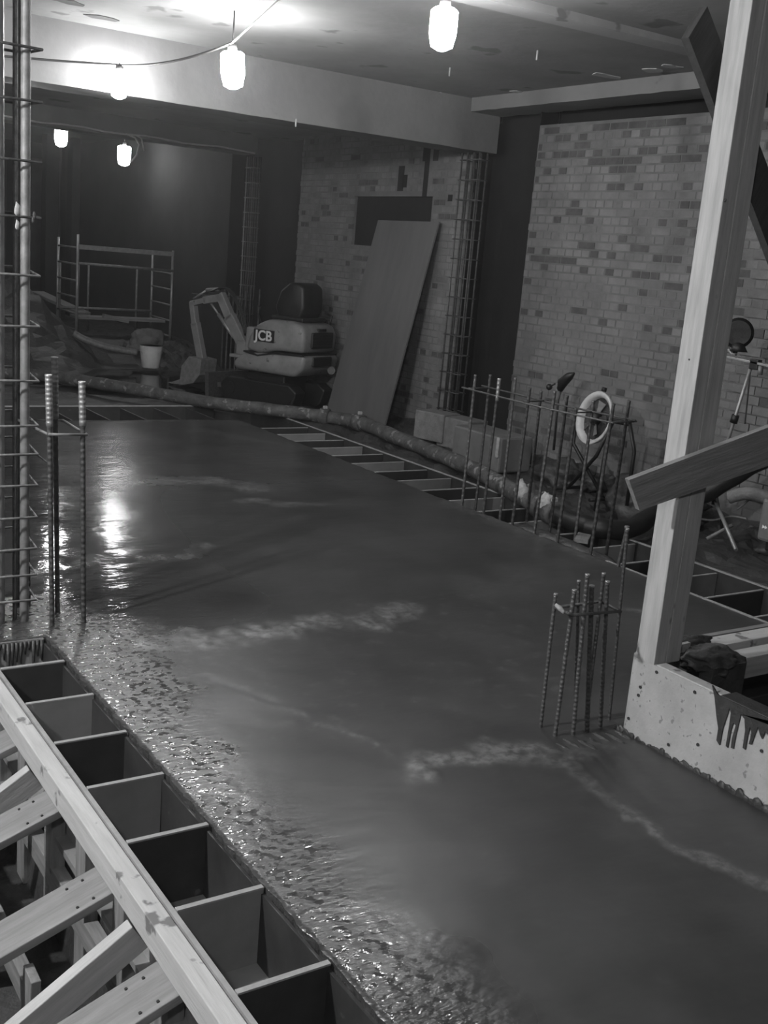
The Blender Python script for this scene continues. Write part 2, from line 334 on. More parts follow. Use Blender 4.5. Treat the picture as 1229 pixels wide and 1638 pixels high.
# ------------------------------------------------------------------ walls, ceiling, beams
XW = 7.25
def struct(name, b, m): o = obj(name, b, m); return tag(o, kind='structure')
def wall():
    # solid backing split round two recesses and the blocked opening
    b = B()
    R1 = (8.62, 9.60); R2 = (13.40, 15.6); OP = (10.32, 12.0, 2.02, 2.6)
    t = .3
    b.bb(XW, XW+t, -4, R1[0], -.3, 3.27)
    for y0, y1 in ((R1[1], OP[0]), (OP[1], R2[0]), (15.6, 15.601)): b.bb(XW, XW+t, y0, y1, -.3, 3.9)
    b.bb(XW, XW+t, OP[0], OP[1], -.3, OP[2]); b.bb(XW, XW+t, OP[0], OP[1], OP[3], 3.9)
    w = struct('wall_right', b, 'mortar')
    k = B(); k.bb(XW+.22, XW+.28, R1[0]-.02, R1[1]+.02, -.3, 3.9)
    for e in (R1[0]+.004, R1[1]-.004): k.bb(XW+.002, XW+.25, e-.004, e+.004, -.3, 3.9)
    obj('recess_lining', k, 'void', w)
    k = B(); k.bb(XW+.22, XW+.28, R2[0]-.02, R2[1]+.02, -.3, 3.9)
    for e in (R2[0]+.004, R2[1]-.004): k.bb(XW+.002, XW+.25, e-.004, e+.004, -.3, 3.9)
    obj('recess_lining', k, 'void', w)
    k = B(); k.bb(XW+.05, XW+.09, OP[0]-.02, OP[1]+.02, OP[2]-.02, OP[3]+.02); obj('blocked_opening', k, 'void', w)
    obj('dimmed_far_wall', B().bb(XW, XW+.3, 15.6, 24.2, -.3, 3.9), 'dark_room', w)  # wall beyond coloured dark to keep the far bay dim
    obj('ledge_shade_recess', B().bb(XW+.24, XW+.3, -4, R1[0], 3.2, 3.9), 'void', w)  # black-backed recess shaped to give the shade band under the ledge
    # pockets: y0,y1,z0,z1 kept free of bricks, a dark inset behind
    pock = [(10.93, 11.05, 2.66, 2.94), (10.86, 10.96, 2.70, 2.84), (10.44, 10.58, 2.98, 3.2), (10.44, 10.53, 2.6, 2.98), (10.28, 10.38, 2.98, 3.16), (9.95, 10.03, 2.55, 2.62)]
    for y0, y1, z0, z1 in pock:
        k = B(); k.bb(XW-.003, XW+.004, y0, y1, z0, z1); obj('brick_pocket', k, 'void', w)
    H = .075; cells = []
    rnd = random.Random(3)
    row = 0; z = -.05
    while z < 3.5:
        head = row % 2 == 0
        L = .1125 if head else .225
        y = 3.6 - (.056 if head else 0)
        while y < 15.5:
            y1 = y+L; c = (y+y1)/2
            def inn(a, b_, c0=c, y0_=y, y1_=y1): return y1_ > a+.02 and y0_ < b_-.02
            ya, yb = y+.004, y1-.004
            bad = False
            for r in (R1, R2):
                if ya > r[0]-.03 and yb < r[1]+.03: bad = True
                elif yb > r[0] and ya < r[0]: yb = r[0]+rnd.uniform(-.02, .015)
                elif ya < r[1] and yb > r[1]: ya = r[1]+rnd.uniform(-.015, .02)
            if inn(OP[0], OP[1]) and z+H > OP[2]+.01 and z < OP[3]-.02: bad = True
            for p in pock:
                if yb > p[0]+.01 and ya < p[1]-.01 and z+H > p[2]+.01 and z < p[3]-.01: bad = True
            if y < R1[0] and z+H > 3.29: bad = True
            if not bad and yb-ya > .03:
                cl = mn.fractal(Vector((c*.7, z*1.2, 0)), 1, 2, 3)
                rowb = (mn.noise(Vector((row*3.7, c*.22, 5))))
                u = rnd.random()
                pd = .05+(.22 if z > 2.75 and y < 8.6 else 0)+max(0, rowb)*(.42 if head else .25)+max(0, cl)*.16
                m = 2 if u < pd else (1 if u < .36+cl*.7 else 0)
                cells.append((ya, yb, z+.005, z+H-.005, m, rnd.uniform(.001, .005)))
            y = y1
        z += H; row += 1
    cells.sort(key=lambda q: (q[0]+q[1])/2)     # nearest first
    cache = {}
    vis = [q for q in cells if q[0] > 4.55 and .25 < q[2] < 3.3]
    near = vis[:296]; nid = set(id(q) for q in near)
    for q in near:
        L, m, pr = round(q[1]-q[0], 3), q[4], q[5]
        kk = (L, m)
        if kk not in cache:
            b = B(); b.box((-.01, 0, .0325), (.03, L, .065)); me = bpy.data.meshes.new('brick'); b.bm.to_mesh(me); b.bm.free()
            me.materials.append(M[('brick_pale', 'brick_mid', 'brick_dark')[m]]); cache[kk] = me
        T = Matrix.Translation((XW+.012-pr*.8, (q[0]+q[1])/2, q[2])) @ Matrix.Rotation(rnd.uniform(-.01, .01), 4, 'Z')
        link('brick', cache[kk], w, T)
    V = []; F = []; MI = []
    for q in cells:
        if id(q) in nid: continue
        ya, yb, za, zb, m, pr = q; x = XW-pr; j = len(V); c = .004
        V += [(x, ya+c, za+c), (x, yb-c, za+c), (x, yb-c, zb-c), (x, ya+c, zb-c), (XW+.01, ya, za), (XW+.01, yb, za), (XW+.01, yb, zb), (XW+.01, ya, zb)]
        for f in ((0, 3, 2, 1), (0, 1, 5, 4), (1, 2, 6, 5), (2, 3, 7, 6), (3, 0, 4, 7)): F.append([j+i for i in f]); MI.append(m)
    me = bpy.data.meshes.new('brickwork'); me.from_pydata(V, [], F)
    for n in ('brick_pale', 'brick_mid', 'brick_dark'): me.materials.append(M[n])
    me.polygons.foreach_set('material_index', MI); me.update()
    o = link('brickwork', me, w, Matrix.Identity(4)); o['kind'] = 'stuff'
wall()
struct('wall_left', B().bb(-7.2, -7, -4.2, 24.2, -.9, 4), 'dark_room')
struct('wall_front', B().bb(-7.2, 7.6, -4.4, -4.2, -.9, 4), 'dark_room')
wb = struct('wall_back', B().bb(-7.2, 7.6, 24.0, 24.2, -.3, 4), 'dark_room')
for (x0, x1, z0, z1) in ((6.6, 7.2, 1.0, 3.3), (8, 9, 0, 3), (5.0, 6.1, 1.1, 3.2)):
    if x1 < 7.3: obj('wall_panel', B().bb(x0, x1, 23.94, 24.0, z0, z1, .01), 'dark_panel', wb)
struct('ceiling', B().bb(-7.2, 7.6, -4.4, 9.5, 3.52, 3.72), 'ceil')
struct('ceiling', B().bb(-7.2, 7.6, 9.5, 14.5, 3.36, 3.72), 'ceil')
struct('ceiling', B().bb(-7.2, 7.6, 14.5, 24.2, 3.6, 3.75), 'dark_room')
def rough_beam(name, x0, x1, y0, y1, z0, z1, m):
    b = B(); b.bb(x0, x1, y0, y1, z0, z1)
    bmesh.ops.subdivide_edges(b.bm, edges=[e for e in b.bm.edges if abs((e.verts[0].co-e.verts[1].co).x) > 1 or abs((e.verts[0].co-e.verts[1].co).y) > 2], cuts=60)
    for v in b.bm.verts:
        if v.co.z < z0+.01: v.co += Vector((.006*fbm(v.co.y, v.co.x, 5), .008*fbm(v.co.x, v.co.y, 6), .007*fbm(v.co.x+v.co.y, 3, 7)))
    return struct(name, b, m)
rough_beam('trim_1', -7, 7.3, 9.32, 9.75, 3.03, 3.54, 'beam')          # big beam
rough_beam('trim_2', -7, 6.95, 14.15, 14.55, 3.12, 3.7, 'beam')       # far beam
rough_beam('trim_4', 6.9, 7.3, 1.0, 9.3, 3.39, 3.53, 'beam')          # ledge over the brick wall
def beam3():
    b = B(); b.prism([(-.2, -.09), (0, -.09), (0, .05), (-.2, .05)], 1, axis=0)   # profile y,z
    for v in b.bm.verts:
        t = v.co.x+.5; v.co = Vector((2.2+t*4.7, 5.92+v.co.y-.02*t, 3.53+v.co.z*(1-.55*t)))
    return struct('trim_3', b, 'beam_pale')
beam3()
mk = bpy.data.objects['ceiling']
for (px, py, l, a) in ((705, 150, .3, .05), (828, 147, .2, .02), (970, 121, .35, 0), (1045, 113, .22, 0), (545, 128, .25, .4), (165, 28, .3, .2), (110, 3, .3, .1), (1072, 106, .2, .1)):
    p = atz(px, py, 3.518)
    b = B(); n = 9
    poly = [(p.x+math.cos(i*2*math.pi/n)*l/2*random.uniform(.6, 1.1), p.y+math.sin(i*2*math.pi/n)*.10*random.uniform(.4, 1.1)) for i in range(n)]
    b.prism(poly, .008, axis=2, off=3.518)
    obj('plaster_patch', b, 'ceil_mark' if py > 100 else 'dark_panel', mk)
for (px, py) in ((860, 85), (720, 112), (503, 190)):
    p = atz(px, py, 3.5) if py < 150 else Vector((4.95, 9.32, 3.04))
    obj('ceiling_hook', B().tube([p+Vector((0, 0, .02)), p+Vector((0, 0, -.05))], .008, 6), 'ceil_mark', mk)
# ------------------------------------------------------------------ festoon lamps and added unseen fill lamps
def jar(loc, label, tilt=(0, 0), s=1.0, m='jar', group='festoon lamps strung under the ceiling'):
    t = empty('festoon_lamp', loc, 0, label, 'lamp', group)
    x, y, z = loc
    ax = Vector((tilt[0], tilt[1], -1)).normalized(); p = Vector(loc)
    r = .058*s
    top = 3.6 if y > 14.5 else (3.36 if y > 9.75 else (3.52 if y < 9.1 else z+.08))
    obj('lamp_cord', B().tube([(x, y, z+.06), (x, y, max(top, z+.07))], .006, 6), 'cord_dark', t)
    obj('lamp_jar', B().tube([p+ax*(-.005), p+ax*.012, p+ax*.10*s, p+ax*.15*s, p+ax*.165*s], [r*.75, r, r, r*.8, r*.3], 14), m, t)
    obj('lamp_holder', B().tube([p-ax*.07, p-ax*.06, p-ax*.01], [.012, .03, .036], 10), 'cord_dark', t)
    return t
J = [((3.83, 5.5, 3.30), 'brightest bare lamp at the top centre hanging in front of the shallow ceiling beam', (0, 0), 1.35),
     (tuple(atz(372, 84, 3.24)), 'white jar lamp hanging on its cable left of the top centre lamp', (.08, 0), 1.5),
     ((3.22, 9.15, 3.17), 'lamp glaring against the face of the big ceiling beam', (0, 0), 1.2),
     (tuple(atz(98, 205, 3.35)), 'far lamp under the second beam, left of the lamp with the loose tails', (0, 0), 1.6),
     (tuple(atz(199, 234, 3.33)), 'far lamp under the second beam with loose pale cable tails beside it', (0, 0), 1.9),
     (tuple(atz(35, 165, 3.0)), 'small lamp glimpsed between the bars of the tall left reinforcement cage', (0, 0), .9),
     ((-1.6, 3.6, 3.3), 'unseen lamp added left of the view to light the foreground timber', (0, 0), 1.3),  # added out of view to light the timber and post
     ((-3.0, 7.0, 3.3), 'unseen fill lamp added high on the far left side of the hall', (0, 0), 1.3),  # unseen, added as extra light from the left
     ((-.9, -.6, 3.3), 'unseen fill lamp added behind the viewing spot', (0, 0), 1.3)]  # unseen, added to fill the faces turned to the camera
for i, (l, lb, tl, s) in enumerate(J): jar(l, lb, tl, s, ('jar', 'jar', 'jar', 'jar_dim', 'jar_dim', 'jar', 'jar_near', 'jar', 'jar_back')[i])
def sag(p, q, d, n=12): p, q = Vector(p), Vector(q); return [p.lerp(q, i/n)+Vector((0, 0, -d*4*(i/n)*(1-i/n))) for i in range(n+1)]
def cord(pts, lb, m='cord_dark', r=.009):
    o = obj('lamp_cable', B().tube(pts, r, 6), m); tag(o, lb, 'cable')
PJ = atz(372, 68, 3.30)
cord(sag(PJ, (3.22, 9.17, 3.235), .05)+sag((3.22, 9.17, 3.235), (-3, 9.22, 3.2), .15)[1:], 'dark cable sagging from the jar lamp to the lamp at the big beam')
cord(sag(PJ, atz(452, -5, 3.50), .0), 'pale cable running up from the jar lamp to the ceiling', 'cord', .007)
q0 = Vector((3.2, 14.12, 3.16)); q1 = Vector((6.9, 14.12, 3.14))
cord([q0+(q1-q0)*i/14+Vector((0, 0, .012*math.sin(i*1.7))) for i in range(15)], 'pale cable clipped along the bottom edge of the far beam', 'cord', .012)
pt = Vector(aty(211, 219, 14.12)); pt.z = 3.13
cord([pt+Vector(v) for v in ((-.08, 0, .02), (.04, 0, -.01), (.10, 0, -.09), (.07, 0, -.22), (0, 0, -.31))], 'loose pale cable tails curling beside the far lamp', 'cord', .011)
cord([pt+Vector(v) for v in ((.05, 0, .02), (.13, 0, -.01), (.17, 0, -.16))], 'short stray cable end right of the curled tails', 'cord', .010)
# ------------------------------------------------------------------ left trench formwork
def left_formwork():
    t = empty('trench_formwork', (1.3, 2.5, -.25), 0, 'propped timber and plywood void formwork along the left edge of the slab', 'formwork')
    for i in range(16):
        y = 4.63-.4*i+.01*math.sin(i*5)
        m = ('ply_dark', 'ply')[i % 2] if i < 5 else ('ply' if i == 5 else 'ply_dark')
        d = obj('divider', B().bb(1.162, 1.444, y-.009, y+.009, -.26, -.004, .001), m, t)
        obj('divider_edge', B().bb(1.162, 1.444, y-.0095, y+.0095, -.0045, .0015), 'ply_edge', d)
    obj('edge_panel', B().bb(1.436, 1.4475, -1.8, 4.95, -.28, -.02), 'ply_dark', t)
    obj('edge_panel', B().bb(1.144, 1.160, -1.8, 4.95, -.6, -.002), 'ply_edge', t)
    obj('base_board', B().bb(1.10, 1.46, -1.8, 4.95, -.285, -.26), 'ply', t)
    obj('end_panel', B().bb(.3, 1.44, 4.935, 4.955, -.4, .0), 'ply', t)
    k = B()
    for i in range(24):
        x = .98+i*.0195; L = random.uniform(.03, .13) if i % 3 else random.uniform(.08, .2)
        k.tube([(x, 4.93, -.0), (x, 4.93, -L*.7), (x+.002, 4.93, -L)], [.011, .006, .003], 6)
    obj('concrete_drips', k, 'spill', t)
    bar('top_rail', (1.107, 4.95, -.050), (1.107, -1.8, -.050), .062, .092, 'timber_splashed', t)
    for i, y in enumerate((3.58, 3.02, 2.48, 1.94, 4.15)):        # flat boards
        bar('brace_board', (1.09, y, -.115), (.15, y, -.115-.345), .165, .03, 'timber_mid', t)
    for i, y in enumerate((2.76, 3.86, 2.2, 1.7)):
        p = Vector((1.1, y, -.14)); q = Vector((.3, y, -.66))
        bar('raking_brace', p, q, .045, .1, 'timber', t)
    bar('waler', (1.112, 4.9, -.43), (1.112, -1.5, -.43), .05, .09, 'timber_old', t)
    bar('waler', (.86, 4.9, -.46), (.86, -1.5, -.46), .045, .09, 'timber_old', t)
    bar('waler', (.6, 4.9, -.55), (.6, -1.5, -.55), .045, .09, 'timber_old', t)
    for i in range(16): bar('stud', (1.112, 4.75-.37*i, -.1), (1.112+.0, 4.75-.37*i, -.66), .10, .05, 'timber_old', t, up=(1, 0, 0))
    for i in range(12): bar('stake', (.825, 4.4-.5*i, -.28), (.815, 4.42-.5*i, -.68), .09, .03, 'timber_old', t, up=(1, 0, 0))
    for y in (3.52, 3.63, 2.96, 3.07, 2.42, 2.53):
        for xx in (1.03, .98): obj('nail_head', B().tube([(xx, y, -.115-(1.09-xx)*.367+.0145), (xx-.002, y, -.115-(1.09-xx)*.367+.019)], .005, 6), 'black', t)
left_formwork()
# ------------------------------------------------------------------ right trench formwork
def right_formwork():
    t = empty('trench_formwork', (5.65, 7.5, -.25), 0, 'plywood divider formwork along the right edge of the slab beside the hose', 'formwork')
    for i in range(20):
        y = 10.47-.385*i
        if y < 3.3: break
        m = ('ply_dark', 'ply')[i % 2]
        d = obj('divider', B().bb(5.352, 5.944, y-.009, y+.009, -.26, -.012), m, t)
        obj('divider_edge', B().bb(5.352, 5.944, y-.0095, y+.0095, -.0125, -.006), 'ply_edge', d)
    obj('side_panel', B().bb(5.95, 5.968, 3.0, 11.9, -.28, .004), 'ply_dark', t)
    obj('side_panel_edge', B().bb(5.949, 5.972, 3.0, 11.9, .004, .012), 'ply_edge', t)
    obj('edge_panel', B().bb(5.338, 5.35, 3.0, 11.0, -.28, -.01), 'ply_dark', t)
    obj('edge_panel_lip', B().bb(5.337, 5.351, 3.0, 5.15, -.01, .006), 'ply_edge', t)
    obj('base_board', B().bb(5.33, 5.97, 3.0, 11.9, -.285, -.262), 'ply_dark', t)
    t = empty('trench_formwork', (4.5, 11.4, -.25), 0, 'far plywood formwork strip across the end of the slab', 'formwork')
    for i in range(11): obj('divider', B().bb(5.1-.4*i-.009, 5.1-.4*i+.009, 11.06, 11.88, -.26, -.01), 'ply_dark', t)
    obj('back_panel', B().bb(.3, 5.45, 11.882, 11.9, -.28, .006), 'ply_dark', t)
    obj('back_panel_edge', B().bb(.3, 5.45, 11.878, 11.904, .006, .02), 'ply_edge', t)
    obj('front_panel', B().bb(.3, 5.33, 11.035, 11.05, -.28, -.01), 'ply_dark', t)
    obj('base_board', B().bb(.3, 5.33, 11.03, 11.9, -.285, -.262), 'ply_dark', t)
right_formwork()
# ------------------------------------------------------------------ boxed opening on the right, post and planks
def box_form():
    t = empty('box_formwork', (4.3, 2.2, -.2), 0, 'white-faced plywood box formwork with concrete drips under the timber post', 'formwork')
    # rounded corner panel
    path = [(3.37, .3), (3.37, 2.97)]
    for a in range(0, 91, 15): path.append((3.37+.06*(1-math.cos(math.radians(a))), 2.99+.06*math.sin(math.radians(a))))
    path += [(3.6, 3.055), (3.75, 3.06)]
    def wallpoly(off): 
        out = []
        for i, p in enumerate(path):
            a = Vector(path[max(i-1, 0)]); c = Vector(path[min(i+1, len(path)-1)]); d = (c-a).normalized()
            out.append((p[0]+d.y*off, p[1]-d.x*off))
        return out
    k = B(); po = wallpoly(0)+wallpoly(.02)[::-1]; k.prism(po, .55, axis=2, off=.075)
    obj('side_panel', k, 'ply_white', t)
    obj('panel_ledge', B().bb(3.374, 3.43, 2.55, 2.89, .32, .356, .003), 'timber_splashed', t)
    obj('back_panel', B().bb(3.62, 5.33, 3.175, 3.2, -.25, .29), 'ply_dark', t)
    obj('back_panel_edge', B().bb(3.62, 5.33, 3.172, 3.203, .29, .30), 'ply', t)
    bar('cross_timber', (3.63, 3.11, .25), (5.33, 3.115, .25), .1, .1, 'timber_splashed', t)
    bar('cross_timber', (3.88, 2.945, .25), (5.33, 2.952, .25), .095, .1, 'timber', t)
    bar('stud', (4.2, 2.7, .18), (4.2, 2.7, -.25), .09, .045, 'timber_old', t, up=(1, 0, 0))
    bar('stud', (4.0, 2.2, .1), (4.0, 2.2, -.3), .09, .045, 'timber_old', t, up=(1, 0, 0))
    # concrete lump over the timbers
    b = B(); b.blob((3.80, 2.96, .295), .115, 3, .35, 4, (1.25, .95, .45), 2.2); b.blob((3.86, 3.12, .315), .07, 5, .3, 3, (1.5, .6, .4), 2)
    b.bb(3.70, 3.92, 2.86, 2.93, .12, .30)
    obj('concrete_lump', b, 'mound', t)
    # spill with runs on the outer face, (y, z) on plane x = 3.366
    top = atx(1140, 1098, 3.366)
    px = [(1140, 1096), (1144, 1115), (1147, 1145), (1150, 1165), (1147, 1184), (1152, 1192), (1157, 1165), (1168, 1132), (1170, 1140), (1167, 1163), (1162, 1193), (1165, 1196), (1170, 1168), (1174, 1156), (1178, 1160),
          (1172, 1180), (1170, 1196), (1174, 1197), (1178, 1175), (1186, 1142), (1192, 1150), (1193, 1168), (1189, 1196), (1193, 1199), (1197, 1176), (1201, 1162), (1203, 1172), (1199, 1190), (1203, 1190), (1208, 1176), (1213, 1162), (1217, 1176), (1220, 1182), (1225, 1170), (1240, 1186), (1262, 1180), (1262, 1160)]
    poly = [tuple(atx(a, b_, 3.366))[1:] for a, b_ in px] + [(2.05, .353), (2.56, .353)]
    k = B(); k.prism(poly, .008, axis=0, off=3.367)
    obj('concrete_runs', k, 'spill', t)
    obj('spill_skin', B().bb(3.368, 3.46, .3, 2.55, .345, .356, .004), 'spill', t)
    obj('ply_void_floor', B().bb(3.4, 5.33, .3, 3.17, -.30, -.28), 'ply_dark', t)
    obj('right_panel', B().bb(5.31, 5.332, .3, 3.2, -.25, .28), 'ply_dark', t)
    # rough grout line where the face meets the slab
    k = B()
    for i in range(90):
        y = 3.05-i*.03; w = .25+max(0, .5+1.2*fbm(y, 2, 2.5, 2)); k.blob((3.366, y+random.uniform(-.01, .01), .0), .013*w+.004, i, .55, 2, (.35, 1.6, 1+random.random()), 2.4)
    obj('grout_fringe', k, 'spill', t)
    for (px_, py_) in ((1025, 1099), (1022, 1112), (1070, 1191), (1117, 1191), (1051, 1075), (1006, 1149), (1112, 1107), (1219, 1201)):
        p = atx(px_, py_, 3.368); obj('nail_head', B().tube([p, p+Vector((-.004, 0, 0))], .007, 6), 'spill', t)
box_form()
def post():
    t = empty('timber_post', (3.45, 2.95, .35), 0, 'tall pale softwood post standing on the corner of the white box formwork', 'post')
    bar('post_timber', (3.405, 2.955, .345), (3.40, 2.95, 3.515), .07, .105, 'timber', t, up=(0, 1, 0))
    bar('post_timber', (3.485, 2.952, .345), (3.482, 2.945, 3.515), .085, .098, 'timber', t, up=(0, 1, 0))
    for (a, b) in ((1138, 92), (1163, 242), (1161, 320), (1104, 575), (1122, 492)):
        p = atx(a, b, 3.372); obj('nail_head', B().tube([p, p+Vector((-.004, 0, 0))], .005, 6), 'black', t)
post()
def plank(pix, depth, th, m, lb, name='brace_plank'):
    # pix: four corners on a vertical plane given by depth(px,py) -> point
    P = [depth(*p) for p in pix]
    n = (P[1]-P[0]).cross(P[3]-P[0]).normalized()
    if n.dot(EYE-P[0]) < 0: n = -n
    x = (P[1]-P[0]).normalized(); z = n; y = z.cross(x)
    R = Matrix((x, y, z)).transposed().to_4x4(); c = sum(P, Vector())/4; T = Matrix.Translation(c) @ R; Ti = T.inverted()
    b = B(); v0 = [Ti @ p for p in P]
    top = [b.bm.verts.new((v.x, v.y, 0)) for v in v0]; bot = [b.bm.verts.new((v.x, v.y, -th)) for v in v0]
    b.bm.faces.new(top); b.bm.faces.new(bot[::-1])
    for i in range(4): b.bm.faces.new((top[i], bot[i], bot[(i+1) % 4], top[(i+1) % 4]))
    bmesh.ops.recalc_face_normals(b.bm, faces=b.bm.faces)
    me = bpy.data.meshes.new(name); b.bm.to_mesh(me); b.bm.free(); me.materials.append(M[m])
    o = link(name, me, None, T); WM[o.name] = T
    return tag(o, lb, 'plank', 'planks nailed to the post')
# lower plank: nailed on the near (-y) side of the post
plank([(1007, 768), (1290, 661), (1312, 716), (1024, 817)], lambda a, b: aty(a, b, 2.868-(a-1100)*.0006), .03, 'timber_old', 'short splashed plank nailed low across the pale post')
# upper plank: behind the post, sloping down to the right
plank([(1102, 60), (1132, 10), (1290, 428), (1262, 482)], lambda a, b: aty(a, b, 3.03+(a-1100)*.0002), .035, 'timber_dark', 'dark wide board sloping down behind the top of the pale post')
# ------------------------------------------------------------------ reinforcement
def cage_left():
    t = empty('rebar_cage', (1.36, 5.2, 0), 0, 'tall reinforcement cage standing at the left edge of the picture', 'rebar cage')
    bars = [((1.285, 5.22), .034, 'steel'), ((1.372, 5.24), .011, 'rebar'), ((1.41, 5.21), .022, 'steel_dull'), ((1.33, 5.45), .016, 'rebar'), ((1.455, 5.46), .016, 'rebar'), ((1.20, 5.3), .02, 'rebar'), ((1.20, 5.46), .02, 'rebar')]
    for (x, y), r, m in bars:
        x1 = x+.012
        ribbed('bar', (x1, y, -.02), (x-.008, y, 3.52), r, m, t, .09, .12)
    zs = [2.66, 2.37, 2.07, 1.82, 1.54, 1.20, 1.02, .80, .655, .50, .34, .32, .165, .0]
    zpx = [72, 160, 257, 348, 440, 524, 609, 683, 728, 778, 830, 881, 922, 962]
    for i, y_ in enumerate(zpx[:-1]+[962]):
        z = aty(30, y_-1 if y_ < 600 else y_, 5.14).z
        hoop('link', [(1.15, 5.15, z+.0), (1.462, 5.15, z+random.uniform(-.004, .004)+(.0)), (1.48, 5.5, z+.02), (1.15, 5.5, z+.02)], .0065, 'steel_dull' if i > 3 else 'rebar', t)
    for (a, b, s) in ((28, 335, .022), (28, 360, .016), (55, 345, .012), (53, 352, .01)):
        p = aty(a, b, 5.12); obj('tie_wire', B().blob(p, s, a, .5, 2, (.6, .4, 1.4)), 'rag' if a < 40 else 'rebar', t)
    return t
cage_left()
def starters_left():
    t = empty('starter_bars', (1.6, 5.2, 0), 0, 'four dark starter bars with pale ribbed tops beside the tall left cage', 'rebar')
    for (x, y, zt, m) in ((1.528, 5.10, 1.24, 'steel'), (1.615, 5.30, 1.30, 'steel_dull'), (1.686, 5.10, 1.21, 'steel'), (1.500, 5.42, 1.05, 'rebar')):
        lean = -.035
        ribbed('bar', (x, y, -.02), (x+lean*.75, y, 1.0 if m != 'rebar' else zt), .0125, 'rebar', t, .03)
        if m != 'rebar': ribbed('bar_top', (x+lean*.75, y, .995), (x+lean, y, zt), .0165, m, t, .022, .25)
    z = .96
    hoop('link', [(1.49, 5.08, z), (1.675, 5.08, z-.005), (1.675, 5.46, z), (1.44, 5.46, z+.01)], .007, 'steel_dull', t)
    obj('link', B().tube([(1.50, 5.09, .68), (1.60, 5.35, .74), (1.56, 5.6, .78)], .005, 6), 'rebar', t)
starters_left()
def starters_mid():
    t = empty('starter_bars', (3.15, 3.1, 0), 0, 'knee-high bundle of eight starter bars tied with one link beside the white box', 'rebar')
    prs = [((865, 1163), (889, 952), .008), ((888, 1177), (919, 946), .009), ((917, 1175), (940, 921), .009), ((920, 1152), (926, 931), .007), ((940, 1170), (947, 939), .010), ((938, 1152), (966, 919), .008), ((961, 1163), (972, 932), .009), ((975, 1150), (1004, 848), .007)]
    for a, b, r in prs:
        p = atz(*a); q = aty(*b, p.y)
        ribbed('bar', (p.x, p.y, -.02), q, r, 'rebar_lit' if a[0] in (888, 917, 865) else 'rebar', t, .02)
        obj('bar_cap', B().tube([q, q+Vector((0, 0, .008))], r*1.15, 8), 'steel', t)
    z = .60
    P = [aty(a, b, y) for a, b, y in ((889, 972, 3.14), (914, 984, 3.03), (993, 978, 3.06), (960, 962, 3.2))]
    hoop('link', P, .007, 'rebar', t)
    obj('tie_rag', B().tube([aty(889, 967, 3.05), aty(896, 973, 3.04), aty(903, 980, 3.02)], [.006, .011, .008], 8), 'rag', t)
    for i in range(7):
        x = 3.0+i*.055; obj('concrete_rib', B().blob((x+.02, 3.0+.02*math.sin(i*2), -.004), .02, i, .4, 3, (.8, 2.2+i%3*.6, .4)), 'spill', t)
starters_mid()
def starters_right():
    t = empty('starter_bars', (5.44, 6.1, 0), 0, 'long double row of upright starter bars along the right slab edge', 'rebar')
    prs = [((739, 809), (761, 599)), ((761, 808), (785, 599)), ((773, 823), (799, 606)), ((801, 820), (825, 604)), ((819, 840), (848, 620)), ((843, 833), (866, 625)), ((854, 850), (888, 625)), ((879, 850), (908, 632)),
           ((891, 867), (922, 652)), ((920, 860), (950, 640)), ((944, 885), (982, 645)), ((970, 883), (1007, 640)), ((985, 905), (1003, 846))]
    for i, (a, b) in enumerate(prs):
        p = atz(*a); x = 5.35 if i % 2 == 0 and i < 12 else 5.55; p = atx(a[0], a[1], x) if i < 12 else p
        q = atx(*b, x-.01 if i < 12 else p.x)
        ribbed('bar', (x if i < 12 else p.x, p.y, -.2), q, .0115, 'rebar' if i % 3 else 'rebar_lit', t, .04)
        if i == 2: ribbed('bar_top', q+Vector((0, 0, -.17)), q+Vector((0, 0, .005)), .0135, 'steel', t)
        if i == 12: obj('bar_cap', B().tube([q, q+Vector((0, 0, .02))], .017, 8), 'steel_dull', t)
    for x, z, y1 in ((5.335, .94, 5.24), (5.535, .955, 5.24)):
        obj('tie_bar', B().tube([(x, 6.95, z), (x, 6.0, z-.008), (x, y1, z+.004)], .0075, 6), 'rebar_lit' if x < 5.4 else 'rebar', t)
    for y in (6.86, 6.18, 5.66, 5.26): obj('link', B().tube([(5.33, y, .945), (5.57, y, .95)], .006, 6), 'rebar', t)
    # concrete chunk and pale offcut at the foot
    obj('spilled_concrete', B().blob((5.42, 5.75, -.06), .2, 4, .3, 3, (.5, 3.2, .38)), 'spill', t)
starters_right()
def cage_wall(x, y0, dy, z1, lb, tmpx=.0, n=4, lit=('rebar_lit', 'rebar')):
    t = empty('rebar_cage', (x, y0, 0), 0, lb, 'rebar cage')
    for i in range(n):
        for k, xx in enumerate((x-.05, x+.05)):
            rod('bar', (xx, y0-dy*i/(n-1), 0), (xx, y0-dy*i/(n-1), z1), .010, lit[0] if i == 0 and k == 0 else 'rebar', t)
    z = .15
    while z < z1-.05:
        hoop('link', [(x-.062, y0+.015, z), (x+.062, y0+.015, z), (x+.062, y0-dy-.015, z), (x-.062, y0-dy-.015, z)], .006, lit[1], t)
        z += .2
    return t
cage_wall(7.12, 9.60, .30, 3.02, 'tall reinforcement cage in front of the black wall recess, right of the leaning sheet')
cage_wall(7.0, 14.45, .22, 3.1, 'distant reinforcement cage under the end of the far beam, behind the digger', lit=('steel_dull', 'rebar_lit'))
